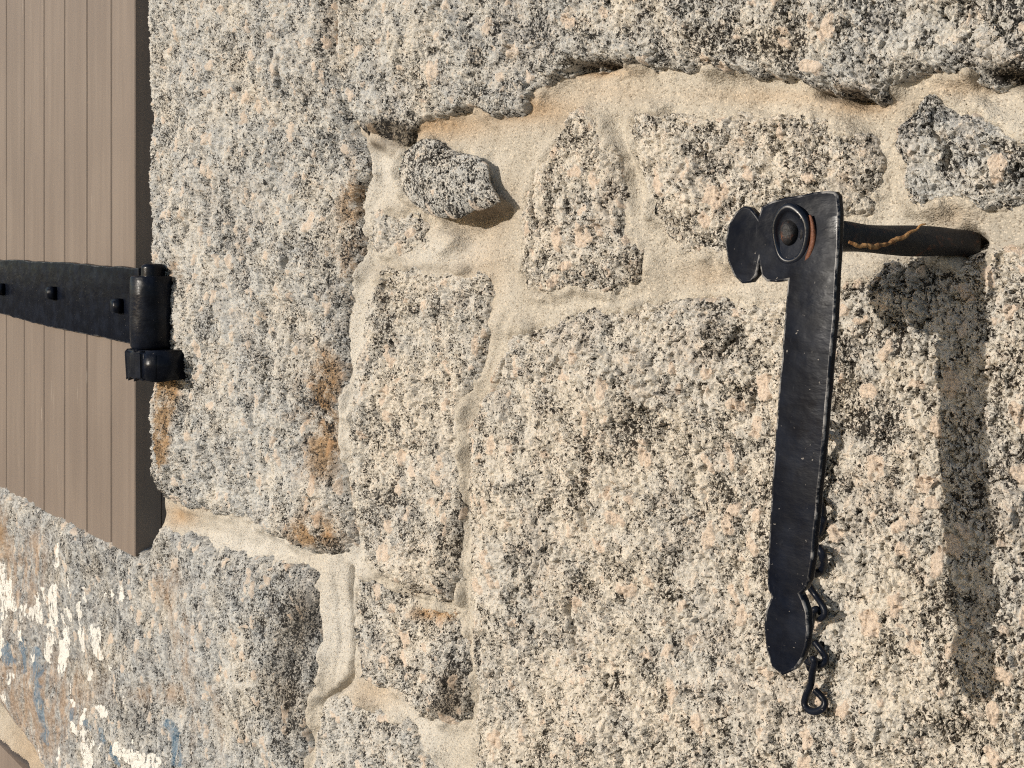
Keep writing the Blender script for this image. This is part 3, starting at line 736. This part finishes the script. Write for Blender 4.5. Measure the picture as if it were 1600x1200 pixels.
for x, y in ((5, 452), (85, 458), (188, 478)):
    c = at(x, y, HY)
    bm = bmesh.new(); bmesh.ops.create_cube(bm, size=1)
    for v in bm.verts:
        k = .82 if v.co.y < 0 else 1.0
        v.co = Vector((c[0] + v.co.x * .017 * k, c[1] - .0045 + v.co.y * .009, c[2] + v.co.z * .017 * k))
    bmesh.ops.bevel(bm, geom=bm.edges[:], offset=.0012, segments=2, affect='EDGES')
    me = bpy.data.meshes.new('nail'); bm.to_mesh(me); bm.free(); link('nail', me, BLACK, strap)

# pintle: the iron hook let into the jamb stone
pintle = empty('hinge_pintle', 'black iron pintle set in the jamb stone holding up the hinge barrel', 'hinge pin')
zk = at(239, 589, AXY)[2]
hk = zb_ - zk - .0006
bm = bmesh.new(); bmesh.ops.create_grid(bm, x_segments=10, y_segments=8, size=.5)
ret = bmesh.ops.extrude_face_region(bm, geom=bm.faces[:])
bmesh.ops.translate(bm, verts=[q for q in ret['geom'] if isinstance(q, bmesh.types.BMVert)], vec=(0, 0, 1))
bmesh.ops.recalc_face_normals(bm, faces=bm.faces)
rk = random.Random(8)
for v in bm.verts:
    x, y, z = v.co
    t = 1 - .05 * (z < .5)                                # a forged block, drawn in a little underneath, its near corner rounded off
    cx_ = max(0, -x - .30) * max(0, -y - .30) * 9
    v.co = Vector((AX[0] + (x + cx_ * .16) * .0470 * t + .0010, AXY + (y + cx_ * .16) * .0480 * t, zk + z * hk + rk.uniform(-.0006, .0006)))
bmesh.ops.bevel(bm, geom=[e for e in bm.edges if e.calc_face_angle(0) > .6], offset=.0026, segments=3, affect='EDGES')
me = bpy.data.meshes.new('knuckle'); bm.to_mesh(me); bm.free(); link('knuckle', me, BLACK, pintle); me.set_sharp_from_angle(angle=R(45))
lathe('pin', (AX[0], AXY, zb_ + .01), (0, 0, 1), [(0, .0115), (zt_ - zb_ - .01 + .008, .0118), (zt_ - zb_ + .0, .0115), (zt_ - zb_ + .0022, .009), (zt_ - zb_ + .0026, .004)], BLACK, pintle, 40, .02)
pa = np.array([AX[0], AXY, (zk + zb_) / 2])
d = np.array([.055, .004, 0]);
bm = bmesh.new(); bmesh.ops.create_cube(bm, size=1)
M = Matrix.Rotation(math.atan2(d[1], d[0]), 4, 'Z')
for v in bm.verts: v.co = Vector(pa) + M @ Vector(((v.co.x + .5) * .046, v.co.y * .0455, v.co.z * hk * .985))
bmesh.ops.bevel(bm, geom=bm.edges[:], offset=.0022, segments=3, affect='EDGES')
me = bpy.data.meshes.new('shank'); bm.to_mesh(me); bm.free(); link('shank', me, BLACK, pintle)

# board below the sill in the bottom corner
panel = empty('wooden_panel', 'brown wooden board in the bottom left corner below the paint flecked stone', 'panel')
zp = at(0, 1152, .004)[2]
slabpts = [(-1.75, -.004, zp), (-1.10, -.004, zp), (-1.10, -.004, zp - .30), (-1.75, -.004, zp - .30)]
slab('board', slabpts, .03, TAUPE, panel, .002)

# ------------------------------------------------------------------ iron holdback
hold = empty('shutter_holdback', 'black iron shutter holdback arm hanging from a rod in the wall', 'shutter holdback')
YA = lambda y: -(.089 + .031 * (y - 300) / 755)
arm_px = [(1190, 322), (1206, 314), (1228, 308), (1250, 305), (1272, 300), (1292, 298), (1304, 299), (1309, 306), (1311, 330), (1310, 380), (1307, 430), (1303, 500), (1296, 580), (1289, 660), (1282, 740), (1276, 800),
          (1270, 870), (1264, 908), (1257, 922), (1250, 928), (1255, 938), (1261, 956), (1263, 984), (1260, 1010), (1253, 1032), (1242, 1047), (1222, 1056), (1206, 1043), (1197, 1016), (1193, 980), (1196, 953),
          (1205, 932), (1199, 922), (1198, 905), (1202, 820), (1207, 740), (1213, 650), (1221, 560), (1227, 480), (1230, 438), (1214, 441), (1198, 440), (1190, 432), (1186, 412), (1182, 430), (1173, 441), (1159, 443),
          (1146, 431), (1137, 408), (1132, 381), (1137, 352), (1149, 331), (1161, 322), (1172, 324), (1180, 333), (1184, 340)]
arm = slab('arm', rough_outline([tuple(at(x, y, YA(y))) for x, y in arm_px], .007, .00022, 4), .0048, WORN, hold, .0010, 3, WORN_EDGE)
base = at(1516, 381, .008); tip = at(1237, 366, YA(366) + .002)
path = np.array([tip + (base - tip) * t + np.array([0, 0, .0003 * math.sin(t * 9)]) for t in np.linspace(0, 1, 60)])
rod = tube('rod', path, .0071 * (1 + .04 * np.sin(np.linspace(0, 11, 60))), RUSTY, hold, 28, squash=.05, twist=2.6)
cy = YA(366)
tilt = Vector((0, -1, -.033)).normalized()
c = P(1237, 366, cy)
BOLT = black_paint(False, .5)
lathe('washer', c, tilt, [(-.001, .0142), (.0012, .0142), (.0022, .0134), (.0027, .0120), (.0024, .0112), (.0012, .0104), (.0003, .0090), (.0003, .002)], BOLT, hold, 44, .03)
lathe('rivet', c + Vector((-.0012, 0, .0008)), tilt, [(.0, .0058), (.0020, .0055), (.0034, .0046), (.0040, .0032), (.0042, .0016), (.0042, .0006)], rust_paint(.40), hold, 32, .05)
for ob in hold.children:
    if ob.name.startswith(('washer', 'rivet')):
        for v in ob.data.vertices: v.co.x = c.x + (v.co.x - c.x) * .66
ring = [c + tilt * .0004 + Vector((.0108 * math.cos(t), 0, .0160 * math.sin(t))) for t in np.linspace(-1.45, .55, 40)]
tube('weld_bead', [tuple(p) for p in ring], (.0006 + .0008 * np.sin(np.linspace(0, 3.14, 40))), RUST, hold, 8)

# dry stem caught on the rod
sp_ = [(1326, 378, -.088), (1334, 381, -.086), (1343, 385, -.083), (1354, 383, -.080), (1364, 386, -.077), (1377, 383, -.072), (1388, 381, -.068), (1400, 374, -.063), (1412, 371, -.059), (1422, 363, -.056), (1432, 359, -.053), (1438, 352, -.051), (1447, 350, -.049)]
stem = tube('dry_stem', spline([at(x, y, Y) for x, y, Y in sp_], 5), np.concatenate([np.linspace(.0005, .0011, 12), .0010 + .0002 * np.sin(np.arange(24) * 1.3), np.linspace(.0010, .0003, 25)]),
            simple('dry_straw', (.36, .20, .085), .8, .2, var=(.45, (.16, .075, .03), 260), bump=(400, .0008)).m, None, 8, squash=.25, twist=9.0)
stem['label'] = 'thin orange brown dry stem lying along the rusty rod'; stem['category'] = 'plant stem'

# ------------------------------------------------------------------ chain hanging on the wall behind the arm
chain = empty('hook_chain', 'short chain of bent black wire links hanging against the wall behind the arm', 'chain')
CY = -.016
def wire(name, pts, r=.0018):
    tube(name, spline([at(x, y, CY + dy) for x, y, dy in pts], 8), r, BLACK, chain, 10)
def ringlink(cx, cy_, rx, ry):
    th = np.linspace(0, 2 * math.pi, 28, endpoint=False)
    tube('link', [at(cx + rx * math.cos(t), cy_ + ry * math.sin(t), CY + .003 * math.sin(t * 2)) for t in th], .0022, BLACK, chain, 10, closed=True)
tube('staple', spline([at(1262, 650, .02), at(1262, 652, -.02), at(1262, 662, -.026), at(1262, 672, -.02), at(1262, 674, .02)], 8), .0024, BLACK, chain, 10)
ringlink(1270, 702, 17, 30); ringlink(1264, 758, 10, 36); ringlink(1269, 808, 17, 30); ringlink(1274, 876, 13, 20)
wire('link', [(1262, 860, 0), (1256, 875, -.003), (1258, 900, 0), (1266, 918, 0), (1275, 931, 0), (1284, 944, -.002), (1289, 956, -.003), (1286, 964, -.003), (1278, 966, 0), (1270, 960, .003)])
wire('link', [(1284, 958, .003), (1276, 952, -.004), (1270, 957, -.005), (1267, 975, -.003), (1262, 1000, 0), (1257, 1022, 0), (1262, 1034, -.002), (1276, 1038, -.003), (1287, 1036, -.002), (1290, 1028, 0), (1284, 1017, 0), (1273, 1003, .001)])
wire('link', [(1266, 1046, .003), (1264, 1036, .001), (1270, 1030, -.006), (1273, 1036, -.006), (1269, 1052, -.004), (1267, 1068, -.002), (1259, 1088, 0), (1257, 1100, 0), (1263, 1109, -.001), (1274, 1112, -.002), (1285, 1107, -.002), (1289, 1098, -.001), (1284, 1089, 0), (1273, 1078, 0)])
